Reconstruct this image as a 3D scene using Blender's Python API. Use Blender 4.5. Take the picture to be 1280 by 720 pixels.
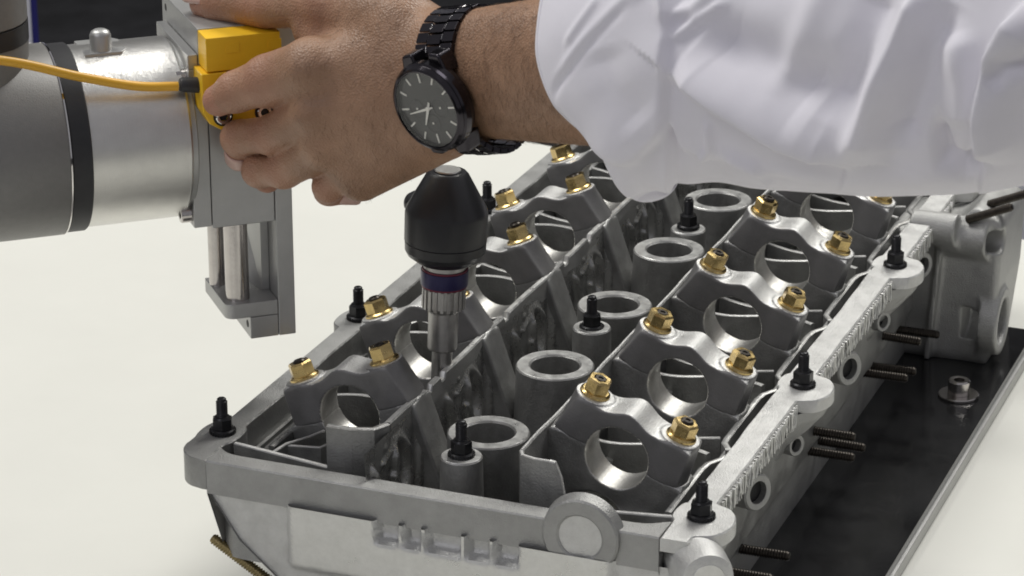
import bpy, bmesh, math, random
import numpy as np
from mathutils import Vector, Matrix
random.seed(7); rng = np.random.default_rng(7)
for o in list(bpy.data.objects): bpy.data.objects.remove(o)
S = 0.001                                   # everything below is authored in millimetres
scene = bpy.context.scene
COL = scene.collection

# ------------------------------------------------------------------ camera
CAM = np.array([509.62878831, -1262.74719832, 604.16646795])
FW = np.array([-0.34156716, 0.86795787, -0.3605288])
RT = np.array([0.93053836, 0.36619443, 0.0])
UP = np.cross(RT, FW)
FPX = 3679.7
cd = bpy.data.cameras.new('camera'); cam = bpy.data.objects.new('camera', cd); COL.objects.link(cam)
cd.sensor_width = 36; cd.lens = 36*FPX/1280; cd.clip_start = 0.05; cd.clip_end = 60
m = Matrix(((RT[0], UP[0], -FW[0], CAM[0]*S), (RT[1], UP[1], -FW[1], CAM[1]*S), (RT[2], UP[2], -FW[2], CAM[2]*S), (0, 0, 0, 1)))
cam.matrix_world = m
scene.camera = cam
cd.dof.use_dof = True; cd.dof.focus_distance = 1.52; cd.dof.aperture_fstop = 34
scene.cycles.filter_width = 1.8

# ------------------------------------------------------------------ light
scene.view_settings.view_transform = 'Standard'
scene.view_settings.look = 'None'
scene.view_settings.exposure = 0.0
scene.view_settings.gamma = 1
W = bpy.data.worlds.new('World'); scene.world = W; W.use_nodes = True
W.node_tree.nodes['Background'].inputs[0].default_value = (0.93, 0.93, 1.0, 1)
W.node_tree.nodes['Background'].inputs[1].default_value = 0.29
def area(loc, target, size, power, color=(1, 1, 1), sy=None):
    l = bpy.data.lights.new('hall_lamp', 'AREA'); l.energy = power; l.color = color
    l.shape = 'RECTANGLE'; l.size = size; l.size_y = sy or size
    o = bpy.data.objects.new('hall_lamp', l); COL.objects.link(o)
    o.location = Vector(loc)
    o.rotation_euler = (Vector(target)-Vector(loc)).to_track_quat('-Z', 'Y').to_euler()
area((0.5, 2.2, 2.6), (0, 0, 0), 1.6, 80, (1, 0.985, 0.94), 1.1)
area((-1.6, 0.2, 2.6), (0, 0, 0), 1.1, 46, (1, 0.985, 0.94))
area((-0.9, -2.6, 2.4), (0, 0, 0.05), 1.2, 15, (0.96, 0.95, 1.0))

def at(px, py, depth):                       # a point given by where it is seen and how far away it stands
    return CAM + depth*(FW + (px-640)/FPX*RT - (py-360)/FPX*UP)

# ------------------------------------------------------------------ materials
def mat(name, col, rough=0.5, metal=0.0, bump=0.0, bscale=300, vary=0.0, vscale=40, spec=None, bdist=0.0004, aniso=None, coat=0, sss=0, rvary=0.0):
    M = bpy.data.materials.new(name); M.use_nodes = True
    N = M.node_tree.nodes; L = M.node_tree.links; p = N['Principled BSDF']
    p.inputs['Base Color'].default_value = (*col, 1); p.inputs['Roughness'].default_value = rough
    p.inputs['Metallic'].default_value = metal
    if coat: p.inputs['Coat Weight'].default_value = coat; p.inputs['Coat Roughness'].default_value = 0.05
    if sss:
        p.inputs['Subsurface Weight'].default_value = sss; p.inputs['Subsurface Scale'].default_value = 0.004
        p.inputs['Subsurface Radius'].default_value = (1, 0.35, 0.2)
    tc = N.new('ShaderNodeTexCoord')
    if vary:
        n = N.new('ShaderNodeTexNoise'); n.inputs['Scale'].default_value = vscale; n.inputs['Detail'].default_value = 8; n.inputs['Roughness'].default_value = 0.65
        L.new(tc.outputs['Object'], n.inputs['Vector'])
        r = N.new('ShaderNodeMapRange'); r.inputs[1].default_value = 0.3; r.inputs[2].default_value = 0.7
        r.inputs[3].default_value = 1-vary; r.inputs[4].default_value = 1+vary
        L.new(n.outputs['Fac'], r.inputs[0])
        mx = N.new('ShaderNodeVectorMath'); mx.operation = 'SCALE'; mx.inputs[0].default_value = col
        L.new(r.outputs[0], mx.inputs['Scale']); L.new(mx.outputs[0], p.inputs['Base Color'])
        if rvary:
            r2 = N.new('ShaderNodeMapRange'); r2.inputs[1].default_value = 0.3; r2.inputs[2].default_value = 0.7
            r2.inputs[3].default_value = rough-rvary; r2.inputs[4].default_value = rough+rvary
            L.new(n.outputs['Fac'], r2.inputs[0]); L.new(r2.outputs[0], p.inputs['Roughness'])
    if bump:
        n2 = N.new('ShaderNodeTexNoise'); n2.inputs['Scale'].default_value = bscale; n2.inputs['Detail'].default_value = 4
        if aniso:
            mp = N.new('ShaderNodeMapping'); mp.inputs['Scale'].default_value = aniso
            L.new(tc.outputs['Object'], mp.inputs[0]); L.new(mp.outputs[0], n2.inputs['Vector'])
        else: L.new(tc.outputs['Object'], n2.inputs['Vector'])
        b = N.new('ShaderNodeBump'); b.inputs['Strength'].default_value = bump; b.inputs['Distance'].default_value = bdist
        L.new(n2.outputs['Fac'], b.inputs['Height']); L.new(b.outputs[0], p.inputs['Normal'])
    return M
M = {}
M['cast'] = mat('cast_aluminium', (0.30, 0.30, 0.292), 0.42, 0.65, 0.7, 900, 0.28, 45, rvary=0.12)
M['castshiny'] = mat('smooth_die_cast_aluminium', (0.38, 0.38, 0.37), 0.28, 0.85, 0.35, 700, 0.2, 60, rvary=0.08)
M['castmid'] = mat('sand_cast_aluminium', (0.36, 0.36, 0.35), 0.45, 0.6, 1.0, 1300, 0.13, 70, rvary=0.06)
M['castlight'] = mat('pale_cast_aluminium', (0.60, 0.60, 0.585), 0.42, 0.6, 1.0, 1300, 0.12, 110, rvary=0.07)  # pale casting metal; on the cap tops it paints in the overhead light
M['machined'] = mat('machined_aluminium', (0.66, 0.66, 0.64), 0.34, 0.75, 0.25, 500, 0.12, 120, aniso=(6, 0.6, 6), rvary=0.1)
M['capface'] = mat('shade_toned_cap_aluminium', (0.205, 0.202, 0.20), 0.42, 0.45, 0.4, 1200, 0.16, 50, rvary=0.06)  # cap aluminium darkened to carry the shade on its upright faces
M['bore'] = mat('bright_bored_aluminium', (0.62, 0.61, 0.58), 0.36, 0.9, 0.6, 900, 0.1, 200, aniso=(0.05, 3, 0.05))
M['brass'] = mat('yellow_zinc_steel', (0.60, 0.45, 0.20), 0.26, 1.0, 0.15, 700, 0.25, 150, rvary=0.08)
M['blacksteel'] = mat('black_oxide_steel', (0.025, 0.025, 0.027), 0.36, 0.6, 0.2, 800, 0.3, 200)
M['darkstud'] = mat('brown_black_threaded_steel', (0.04, 0.034, 0.028), 0.36, 0.75, 0.2, 800, 0.3, 200)
M['goldstud'] = mat('brassy_threaded_steel', (0.30, 0.24, 0.12), 0.35, 0.9, 0.2, 800, 0.3, 200)
M['plate'] = mat('black_anodised_plate', (0.012, 0.012, 0.013), 0.16, 0.0, 0.05, 300, 0.3, 30, rvary=0.05)
M['alu'] = mat('satin_anodised_aluminium', (0.46, 0.46, 0.45), 0.42, 0.7, 0.12, 700, 0.06, 60, aniso=(1, 1, 12))
M['steel'] = mat('ground_steel', (0.55, 0.52, 0.5), 0.2, 1.0, 0.1, 500, 0.1, 100)
M['flange'] = mat('turned_aluminium', (0.70, 0.69, 0.66), 0.33, 1.0, 0.35, 500, 0.05, 80, aniso=(12, 0.3, 0.3))
M['robotgrey'] = mat('grey_robot_casting', (0.22, 0.215, 0.205), 0.46, 0.25, 0.3, 1500, 0.05, 300)
M['rubber'] = mat('black_rubber', (0.022, 0.022, 0.024), 0.5, 0.0, 0.1, 900, 0.2, 80)
M['knob'] = mat('black_moulded_plastic', (0.018, 0.018, 0.02), 0.34, 0.0, 0.12, 1500, 0.15, 60)
M['yellow'] = mat('yellow_plastic', (0.88, 0.53, 0.02), 0.42, 0.0, 0.1, 900, 0.05, 60)
M['yellowcable'] = mat('yellow_cable_jacket', (0.78, 0.42, 0.03), 0.38, 0.0, 0.05, 900, 0.06, 60)
M['blueband'] = mat('navy_anodised_band', (0.016, 0.013, 0.07), 0.35, 0.3)
M['redline'] = mat('red_ring_paint', (0.14, 0.008, 0.03), 0.35, 0.2)
M['toolsteel'] = mat('satin_tool_steel', (0.42, 0.41, 0.40), 0.36, 0.95, 0.3, 600, 0.15, 90, rvary=0.06)
M['chrome'] = mat('polished_chrome', (0.78, 0.76, 0.74), 0.1, 1.0)
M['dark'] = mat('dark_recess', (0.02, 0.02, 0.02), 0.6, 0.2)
M['table'] = mat('white_table_laminate', (0.69, 0.688, 0.635), 0.5, 0.0, 0.05, 60, 0.03, 5)
M['carpet'] = mat('dark_hall_carpet', (0.02, 0.02, 0.022), 0.95, 0.0, 0.5, 80, 0.5, 12, bdist=0.004)
M['panelwhite'] = mat('pale_panel', (0.72, 0.72, 0.78), 0.5)
M['panelblue'] = mat('blue_edge_trim', (0.02, 0.02, 0.16), 0.5)

# ------------------------------------------------------------------ mesh helpers
class MB:
    def __init__(s): s.v = []; s.f = []; s.m = []
    def add(s, vs, fs, mi=0, T=None):
        o = len(s.v)
        for v in vs:
            v = np.asarray(v, float)
            if T is not None: v = T(v)
            s.v.append(tuple(v))
        for f in fs: s.f.append(tuple(i+o for i in f)); s.m.append(mi)
    def box(s, x0, x1, y0, y1, z0, z1, mi=0, T=None):
        s.add([(x0,y0,z0),(x1,y0,z0),(x1,y1,z0),(x0,y1,z0),(x0,y0,z1),(x1,y0,z1),(x1,y1,z1),(x0,y1,z1)],
              [(0,3,2,1),(4,5,6,7),(0,1,5,4),(1,2,6,5),(2,3,7,6),(3,0,4,7)], mi, T)
    def prism(s, poly, z0, z1, mi=0, T=None):      # poly in xy counter-clockwise, extruded along z
        n = len(poly)
        s.add([(x,y,z0) for x,y in poly]+[(x,y,z1) for x,y in poly],
              [tuple(range(n-1,-1,-1)), tuple(range(n,2*n))]+[(i,(i+1)%n,n+(i+1)%n,n+i) for i in range(n)], mi, T)
    def lathe(s, prof, seg=32, mi=0, T=None, close=False, smooth=True):   # prof [(r,z)] around z
        n = len(prof); vs = []; fs = []; 
        for k in range(seg):
            a = 2*math.pi*k/seg
            for r, z in prof: vs.append((r*math.cos(a), r*math.sin(a), z))
        rng_ = range(n if close else n-1)
        for k in range(seg):
            k2 = (k+1) % seg
            for i in rng_:
                j = (i+1) % n
                fs.append((k*n+i, k2*n+i, k2*n+j, k*n+j))
        if not close and not (n == 2 and prof[0][1] == prof[1][1]):
            if prof[0][0] > 1e-6: fs.append(tuple(k*n for k in range(seg-1,-1,-1)))
            if prof[-1][0] > 1e-6: fs.append(tuple(k*n+n-1 for k in range(seg)))
        s.add(vs, fs, mi, T)
    def grid(s, P, mi=0, flip=False):              # P array (a,b,3)
        a, b = P.shape[:2]
        fs = []
        for i in range(a-1):
            for j in range(b-1):
                q = (i*b+j, (i+1)*b+j, (i+1)*b+j+1, i*b+j+1)
                fs.append(q[::-1] if flip else q)
        s.add(P.reshape(-1,3), fs, mi)
    def mesh(s, name, mats, smooth=True, angle=35):
        me = bpy.data.meshes.new(name)
        me.from_pydata([(x*S,y*S,z*S) for x,y,z in s.v], [], s.f)
        for q in mats: me.materials.append(M[q])
        me.polygons.foreach_set('material_index', s.m)
        bm = bmesh.new(); bm.from_mesh(me); bmesh.ops.remove_doubles(bm, verts=bm.verts, dist=1e-7); bmesh.ops.recalc_face_normals(bm, faces=bm.faces)
        bm.to_mesh(me); bm.free()
        if smooth:
            me.polygons.foreach_set('use_smooth', [True]*len(me.polygons))
            me.set_sharp_from_angle(angle=math.radians(angle))
        me.update(); return me
def T_(origin, X, Y, Z):
    o, X, Y, Z = (np.array(q, float) for q in (origin, X, Y, Z))
    return lambda v: o+v[0]*X+v[1]*Y+v[2]*Z
def axisT(origin, d):                             # z axis along d
    d = np.array(d, float); d /= np.linalg.norm(d)
    h = np.array([0,0,1.]) if abs(d[2]) < 0.9 else np.array([1.,0,0])
    x = np.cross(h, d); x /= np.linalg.norm(x); y = np.cross(d, x)
    return T_(origin, x, y, d)
def link(name, me, parent=None, bevel=0, loc=None, rot=None):
    o = bpy.data.objects.new(name, me); COL.objects.link(o)
    if parent: o.parent = parent
    if loc is not None: o.location = [c*S for c in loc]
    if rot is not None: o.rotation_euler = rot
    if bevel:
        b = o.modifiers.new('bevel', 'BEVEL'); b.width = bevel*S; b.segments = 2; b.limit_method = 'ANGLE'; b.angle_limit = math.radians(40); b.harden_normals = True
    return o
def thing(name, label, cat, loc=(0,0,0), group=None):
    o = bpy.data.objects.new(name, None); COL.objects.link(o); o.location = [c*S for c in loc]
    o.empty_display_size = 0.02
    o['label'] = label; o['category'] = cat
    if group: o['group'] = group
    return o
def tag(o, label, cat, group=None):
    o['label'] = label; o['category'] = cat
    if group: o['group'] = group
    return o

# ---- signed distance surfaces -> one continuous mesh (surface nets)
def smin(a, b, k):
    h = np.clip(0.5+0.5*(b-a)/k, 0, 1); return b*(1-h)+a*h-k*h*(1-h)
def smax(a, b, k): return -smin(-a, -b, k)
def surfnet(fn, lo, hi, h):
    lo = np.array(lo, float); hi = np.array(hi, float)
    n = np.ceil((hi-lo)/h).astype(int)+1
    ax = [lo[i]+h*np.arange(n[i]) for i in range(3)]
    X, Y, Z = np.meshgrid(*ax, indexing='ij')
    V = fn(X, Y, Z).astype(np.float32)
    nx, ny, nz = V.shape
    acc = np.zeros((nx-1, ny-1, nz-1, 3), np.float32); cnt = np.zeros((nx-1, ny-1, nz-1), np.float32)
    def sl(d): return tuple(slice(d[i], (n[i]-1+d[i])) for i in range(3))
    for axis in range(3):
        o1, o2 = [i for i in range(3) if i != axis]
        for p in (0, 1):
            for q in (0, 1):
                d0 = [0,0,0]; d0[o1] = p; d0[o2] = q; d1 = list(d0); d1[axis] = 1
                a = V[sl(d0)]; b = V[sl(d1)]
                cr = (a < 0) != (b < 0)
                t = np.where(cr, a/np.where(cr, a-b, 1), 0)
                acc[..., axis] += np.where(cr, t, 0); acc[..., o1] += cr*p; acc[..., o2] += cr*q; cnt += cr
    act = cnt > 0
    idx = -np.ones(act.shape, int); idx[act] = np.arange(act.sum())
    ii = np.argwhere(act)
    verts = lo+h*(ii+acc[act]/cnt[act][:, None])
    faces = []
    for axis in range(3):
        o1, o2 = (axis+1) % 3, (axis+2) % 3
        s0 = [slice(None)]*3; s1 = [slice(None)]*3
        s0[axis] = slice(0, -1); s1[axis] = slice(1, None)
        a = V[tuple(s0)] < 0; b = V[tuple(s1)] < 0
        for inside in (True, False):
            e = np.argwhere((a == inside) & (b == (not inside)))
            e = e[(e[:, o1] > 0) & (e[:, o2] > 0) & (e[:, o1] < n[o1]-1) & (e[:, o2] < n[o2]-1)]
            if not len(e): continue
            d1 = np.zeros(3, int); d1[o1] = 1; d2 = np.zeros(3, int); d2[o2] = 1
            q = [idx[tuple((e-u).T)] for u in (0*d1, d1, d1+d2, d2)]
            q = np.stack(q, 1)
            if not inside: q = q[:, ::-1]
            faces.append(q)
    return verts, np.concatenate(faces)
def mesh_np(name, V, Fc, mats, matfn=None, smooth=True):
    me = bpy.data.meshes.new(name)
    me.vertices.add(len(V)); me.vertices.foreach_set('co', (V*S).astype(np.float32).ravel())
    me.loops.add(Fc.size); me.loops.foreach_set('vertex_index', Fc.astype(np.int32).ravel())
    me.polygons.add(len(Fc)); me.polygons.foreach_set('loop_start', np.arange(0, Fc.size, 4, dtype=np.int32))
    me.update(calc_edges=True); me.validate()
    for q in mats: me.materials.append(M[q])
    if matfn is not None:
        c = V[Fc].mean(1)
        a = V[Fc[:,1]]-V[Fc[:,0]]; b = V[Fc[:,3]]-V[Fc[:,0]]; nn = np.cross(a, b); nn /= np.linalg.norm(nn, axis=1)[:, None]+1e-9
        me.polygons.foreach_set('material_index', matfn(c, nn).astype(np.int32))
    me.polygons.foreach_set('use_smooth', [smooth]*len(me.polygons)); me.update()
    return me

# ================================================================== SETTING
b = MB(); b.box(-9000, 9000, -5000, 14000, -900, -850)
fl = link('floor', b.mesh('floor', ['carpet'], False)); fl['kind'] = 'structure'
b = MB(); b.box(-9000, 9000, 4200, 4300, -850, 3500)
bd = link('backdrop', b.mesh('backdrop', ['carpet'], False)); bd['kind'] = 'structure'
TZ = -108
t = thing('table', 'wide white table top the engine part and its black plate stand on', 'table', (0, 0, -850))
tt = MB(); c, s_ = math.cos(math.radians(-8)), math.sin(math.radians(-8))
tt.prism([(-1100,-620),(900,-620),(900,528),(-1100,908)], TZ-30, TZ)
o = link('tabletop', tt.mesh('tabletop', ['table'], False), t, 3, (0, 0, 850))
for sx, sy in ((-1040,-560), (840,-560), (-1040,845), (840,480)):
    q = MB(); q.box(sx-25, sx+25, sy-25, sy+25, 0, 850+TZ-30); link('leg', q.mesh('leg', ['alu'], False), t, 2)

# ================================================================== BASE PLATE
bp = thing('base_plate', 'glossy black mounting plate under the grey engine part, with pale lower edge', 'plate', (60, 200, TZ))
q = MB(); q.box(-120, 123.5, -300, 273, 8.2, 13); link('top_plate', q.mesh('top_plate', ['plate'], False), bp, 0.5)
q = MB(); q.box(-120, 125.5, -300, 275, 0.5, 8); link('lower_plate', q.mesh('lower_plate', ['alu'], False), bp, 0.5)
def cap_screw(parent, loc, T=None, r=6.6, h=9, wr=12.2, col='steel', washer=True):
    q = MB()
    q.lathe([(0,h-5),(r*.5,h-5),(r*.5,h-.2),(r*.62,h),(r-.9,h),(r,h-.9),(r,0.1),(0,0.1)][::-1], 32, 0, T)
    s = link('socket_screw', q.mesh('socket_screw', [col]), parent, 0, loc)
    q = MB(); q.lathe([(0.1,h-4.6),(r*.5,h-4.6)], 6, 0, T)
    d = link('hex_socket', q.mesh('hex_socket', ['dark']), s)
    if washer:
        q = MB(); q.lathe([(r*.6,0.1),(wr-.2,0.1),(wr,.3),(wr,1.5),(wr-.4,1.9),(r*.6,1.9)], 40, 0, T, close=True)
        link('washer', q.mesh('washer', [col]), s)
    return s
s = cap_screw(bp, (103.2, 151, 13), lambda v: v+np.array([0,0,1.9]))
for ch in s.children:
    if ch.name.startswith('washer'): ch.location.z = -1.9*S

# ================================================================== CYLINDER HEAD
head = thing('cylinder_head', 'grey cast aluminium engine cylinder head with two rows of bearing caps and open plug tubes', 'engine part', (0, 200, -95))
HO = np.array([0, 200, -95.])
def hl(name, me, loc=(0,0,0), rot=None, bevel=0, parent=None):    # child of the head; loc in world mm
    return link(name, me, parent or head, bevel, np.array(loc, float)-HO, rot)
PIT = 95.0; NC = 6; YF = -76; YR = 500
TILT = math.radians(19.6); CX, CZ = 72.2, 1.6

# --- bearing cap (origin at the bore axis; s = local x outwards, n = local z)
def cap_sdf(s, y, n):
    R0 = 16.4
    # outline top as a height over s
    top = 20.2+5.2*np.exp(-((s+1.5)/8.5)**2)
    body = smax(smax(n-top, -n, 0.6), np.maximum(-(s+36)+np.clip(n,0,30)*0.33, (s-33.5)), 2.0)
    body = smax(body, np.abs(y)-(10.3+0.8*np.exp(-((s)/10)**2)), 1.2)
    pads = None
    for sc in (-24, 24):
        r = np.hypot(s-sc, y)-(9.8+np.clip(20-n, 0, 30)*0.09)
        p = smax(smax(r, n-21.6, 0.7), -n, 0.5)
        pads = p if pads is None else np.minimum(pads, p)
    d = smin(body, pads, 3.2)
    # scooped shoulder behind the outer pad
    d = smax(d, -(np.hypot(s, n)-R0), 0.5)
    return d
V_, F_ = surfnet(cap_sdf, (-42, -14, -2), (40, 14, 29), 0.62)
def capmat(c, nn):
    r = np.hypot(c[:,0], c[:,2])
    top = (nn[:,2] > 0.75) & (c[:,2] > 15)  # upward faces take the paler metal, painted as lit from above
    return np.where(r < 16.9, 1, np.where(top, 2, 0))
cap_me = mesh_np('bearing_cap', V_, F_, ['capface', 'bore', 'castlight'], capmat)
# --- lower saddle: split face on top at n=0, half bore, foot rounded into the floor
def saddle_sdf(s, y, n):
    body = smax(smax(n+0.25, -n-62, 0.5), np.maximum(-(s+37.5), s-37), 3)
    body = smax(body, np.abs(y)-10.6, 1.0)
    post = None
    for sc in (-25, 25):
        p = smax(np.hypot(s-sc, y)-(11.2-0.03*n), n+0.25, 0.6)
        post = p if post is None else np.minimum(post, p)
    d = smin(body, post, 3)
    d = smax(d, -(np.hypot(s, n)-16.4), 0.5)
    win = np.maximum(np.hypot(s/1.15, (n+36))-13, np.abs(y)-99)
    return smax(d, -win, 2)
V_, F_ = surfnet(saddle_sdf, (-42, -15, -50), (42, 15, 2), 0.8)
def sadmat(c, nn):
    r = np.hypot(c[:,0], c[:,2])
    return np.where(r < 16.9, 1, np.where((nn[:,2] > 0.8) & (c[:,2] > -2), 2, 0))
sad_me = mesh_np('bearing_saddle', V_, F_, ['cast', 'bore', 'machined'], sadmat)

# --- yellow flange nut with the stud end showing
def nut_mesh():
    q = MB()
    q.lathe([(3.2,0),(7.6,0),(7.9,0.5),(7.7,1.3),(6.6,2.1),(3.2,2.3)], 32, 0, close=True)
    hexp = [(6.55*math.cos(math.radians(60*k)), 6.55*math.sin(math.radians(60*k))) for k in range(6)]
    n = 6
    vs = [(x,y,1.5) for x,y in hexp]+[(x,y,8.2) for x,y in hexp]+[(x*.86,y*.86,9.2) for x,y in hexp]+[(x*.56,y*.56,9.2) for x,y in hexp]+[(x*.5,y*.5,8.4) for x,y in hexp]
    fs = []
    for L_ in range(4):
        for k in range(6): fs.append((L_*6+k, L_*6+(k+1)%6, L_*6+6+(k+1)%6, L_*6+6+k))
    q.add(vs, fs)
    return q.mesh('flange_nut', ['brass'], True, 25)
nut_me = nut_mesh()
q = MB(); q.lathe([(0,6),(3.4,6),(3.4,9.9),(2.6,10.7),(1.4,10.7),(1.2,10.0),(0,10.0)], 20); stub_me = q.mesh('stud_tip', ['darkstud'])

def capT(side, i):
    # location and rotation so that local x points outwards, z along the tilted normal
    return (side*CX, i*PIT, CZ), (0, TILT, 0 if side > 0 else math.pi)
for side in (1, -1):
    for i in range(NC):
        loc, _ = capT(side, i)
        # matrix: outwards = (side*cos,0,-sin); normal = (side*sin,0,cos)
        ct, st = math.cos(TILT), math.sin(TILT)
        Rm = Matrix(((side*ct, 0, side*st), (0, side*1.0, 0), (-st, 0, ct)))
        if side > 0: Rm = Matrix(((ct, 0, st), (0, 1, 0), (-st, 0, ct)))
        else: Rm = Matrix(((-ct, 0, -st), (0, -1, 0), (-st, 0, ct)))
        e = Rm.to_euler()
        cp = hl('bearing_cap', cap_me, loc, e)
        sd = hl('bearing_saddle', sad_me, loc, e)
        for k, sc in enumerate((-24, 24)):
            nn = link('flange_nut', nut_me, cp, 0, (sc, 0, 21.5), (random.uniform(-.02,.02), random.uniform(-.02,.02), random.uniform(0, 1.05)))
            link('stud_tip', stub_me, cp, 0, (sc, 0, 21.3+random.uniform(-1.2,0.8)))

# --- spark plug tubes
for i in range(NC):
    q = MB()
    q.lathe([(13.2,-1),(14.0,-0.2),(20.4,-0.2),(21.0,-0.9),(21.2,-8),(22.2,-30),(23.5,-60),(13.0,-60)], 64, 0, close=True)
    q2 = MB(); q2.lathe([(14.1,-0.45),(14.3,0.0),(20.1,0.0),(20.6,-0.45)], 64, 0, close=True)
    tb = hl('plug_tube', q.mesh('plug_tube', ['cast']), (0, i*PIT, 0))
    hl('ring_face', q2.mesh('ring_face', ['machined']), (0, i*PIT, 0)).parent = head
    rf = [o for o in COL.objects if o.name.startswith('ring_face')][-1]
    rf.parent = tb; rf.location = (0,0,0)
# --- cover studs: flanged black nut, plain threaded tip
def threaded(q, r, z0, z1, pitch, mi=0, T=None, seg=14):
    prof = [(0, z0), (r*.78, z0)]; z = z0
    while z+pitch < z1-0.6:
        prof += [(r*.78, z+pitch*.05), (r, z+pitch*.45), (r, z+pitch*.6), (r*.78, z+pitch*.98)]; z += pitch
    prof += [(r*.8, z1-.5), (r*.62, z1), (0, z1)]
    q.lathe(prof, seg, mi, T)
def cover_stud_meshes():
    q = MB(); q.lathe([(0,0),(6.4,0),(6.6,.4),(6.5,1.6),(5.6,2.4)], 36); 
    for k in range(24):                      # toothed flange edge
        a = 2*math.pi*k/24; c, s2 = math.cos(a), math.sin(a)
        q.box(-.35, .35, 6.1, 6.85, 0.05, 1.9, 0, lambda v, c=c, s2=s2: np.array([v[0]*c-v[1]*s2, v[0]*s2+v[1]*c, v[2]]))
    hp = [(5.4*math.cos(math.radians(60*k)), 5.4*math.sin(math.radians(60*k))) for k in range(6)]
    q.prism(hp, 2.0, 8.0); q.lathe([(4.6,8.0),(3.9,9.0),(0,9.0)][::-1], 24)
    nut = q.mesh('collar_nut', ['blacksteel'], True, 30)
    q = MB(); threaded(q, 3.0, 8.5, 19.0, 1.0); st = q.mesh('cover_stud', ['blacksteel'], True, 60)
    return nut, st
cn_me, cs_me = cover_stud_meshes()
def cover_stud(x, y, z, h=0):
    s = hl('cover_stud', cs_me, (x, y, z+h)); s.rotation_euler = (0,0,random.uniform(0,6))
    link('collar_nut', cn_me, s, 0, (0,0,0), (0,0,random.uniform(0,1)))
LST = [-42, 126, 318, 480]; RST = [-48, 124.7, 317, 480]
for y in LST: cover_stud(-128.8, y, -3.9)
for y in RST: cover_stud(128.6, y, -3.9)
for x, y in ((0,-36),(1.5,148),(1,318),(0,470)):
    q = MB(); q.lathe([(0,2),(9.9,2),(10.6,1.2),(11,-20),(12,-60)][::-1], 32)
    q2 = MB(); q2.lathe([(0.1,2.1),(9.9,2.1),(10.1,1.9)][::-1], 32)
    bs = hl('stud_boss', q.mesh('stud_boss', ['cast']), (x, y, 0)); link('boss_face', q2.mesh('boss_face', ['machined']), bs)
    cover_stud(x, y, 2.1, random.uniform(-1, .5))

IZ = 14.0
# --- rails: strips whose two edges wander with y, solid down to zb
def bump(y, c, w, h): 
    t = np.clip(1-((y-c)/w)**2, 0, 1); return h*np.sqrt(t)*np.clip(t*3,0,1)**.5
def strip(name, ys, xi, xo, ztop, zb, mats=('machined','cast'), zi=None):
    q = MB(); n = len(ys); P = []
    for k, y in enumerate(ys):
        z = ztop[k] if hasattr(ztop, '__len__') else ztop
        d = 0.7
        x0, x1 = sorted((xi[k], xo[k]))
        P.append([(x0,y,zb),(x0,y,z-d),(x0+d,y,z),(x1-d,y,z),(x1,y,z-d),(x1,y,zb)])
    P = np.array(P)
    q.grid(P[:, 2:4], 0, True)
    for a in ((0,2),(1,3),(3,5),(4,6)):
        q.grid(P[:, a[0]:a[1]], 1, True)
    for k in (0, n-1):
        q.add(P[k], [(0,1,2,3,4,5) if k else (5,4,3,2,1,0)], 1)
    return hl(name, q.mesh(name, list(mats), True, 35))
ys = np.arange(YF, YR+1, 1.5)
nz = lambda f, a: a*np.sin(ys*f)+a*.6*np.sin(ys*f*2.7+1)
xo = -134.2+0*ys
for y in LST: xo = xo-bump(ys, y, 15, 7.2)
xi = -121.5+nz(.05,.25)
for y in LST: xi = xi+bump(ys, y, 12, 3.0)
xo = np.where(ys < LST[0], np.minimum(xo, -134.2-6*np.clip((ys-(YF))/14,0,1)), xo)
corner = np.clip((ys-YF)/18, 0, 1); xo = np.where(ys < YF+18, -124-16.5*np.sqrt(1-(1-corner)**2), xo)
strip('outer_rail', ys, xi, xo, -4.0, -20, ('castmid','cast'))
xi2 = 117+nz(.06,.2); xo2 = 131.2+nz(.03,.15)
for y in RST:
    xo2 = xo2+bump(ys, y-2, 19, 14.5); xi2 = xi2-bump(ys, y+4, 10, 3)
strip('outer_rail', ys, xi2, xo2, -4.0, -11, ('castlight','castlight'))
# inner rail left (the ridge) with three stepped notches
zt = np.full(len(ys), IZ)
for c in (12, 30, 120, 212, 252, 345): zt -= 3.0*((ys > c-3.5) & (ys < c+3.5))
msk = ys > -38
strip('inner_rail', ys[msk], (-41.0+nz(.04,.3))[msk], (-37.2+nz(.04,.3))[msk], zt[msk], 2, ('machined','cast'))
msk = ys > -44
strip('inner_rail', ys[msk], (33.6+nz(.05,.3))[msk], (36.0+nz(.05,.3))[msk], np.full(msk.sum(), IZ), -60, ('castlight','cast'))
def web(name, pts, w, z, zb, mats=('castlight','cast'), parent=None):      # thin upright rib along a polyline
    q = MB(); pts = [np.array(p, float) for p in pts]; n = len(pts); Lp = []; Rp = []
    for k in range(n):
        d = pts[min(k+1,n-1)]-pts[max(k-1,0)]; d /= np.linalg.norm(d); nn_ = np.array([-d[1], d[0]])
        Lp.append(pts[k]+nn_*w/2); Rp.append(pts[k]-nn_*w/2)
    P = np.array([[(*Rp[k],zb),(*Rp[k],z-.4),(*(Rp[k]*.8+Lp[k]*.2),z),(*(Rp[k]*.2+Lp[k]*.8),z),(*Lp[k],z-.4),(*Lp[k],zb)] for k in range(n)])
    q.grid(P[:,2:4], 0, True); q.grid(P[:,0:3], 1, True); q.grid(P[:,3:6], 1, True)
    for k in (0, n-1): q.add(P[k], [(5,4,3,2,1,0) if k==0 else (0,1,2,3,4,5)], 1)
    return hl(name, q.mesh(name, list(mats), True, 35))
web('corner_web', [(34.8,-43.5),(37,-48),(44,-50),(52,-50)], 2.4, IZ-.1, -55)
web('corner_web', [(-39.2,-37.6),(-43,-46),(-54,-50),(-66,-50)], 4, IZ-.1, -60, ('machined','cast'))
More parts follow.
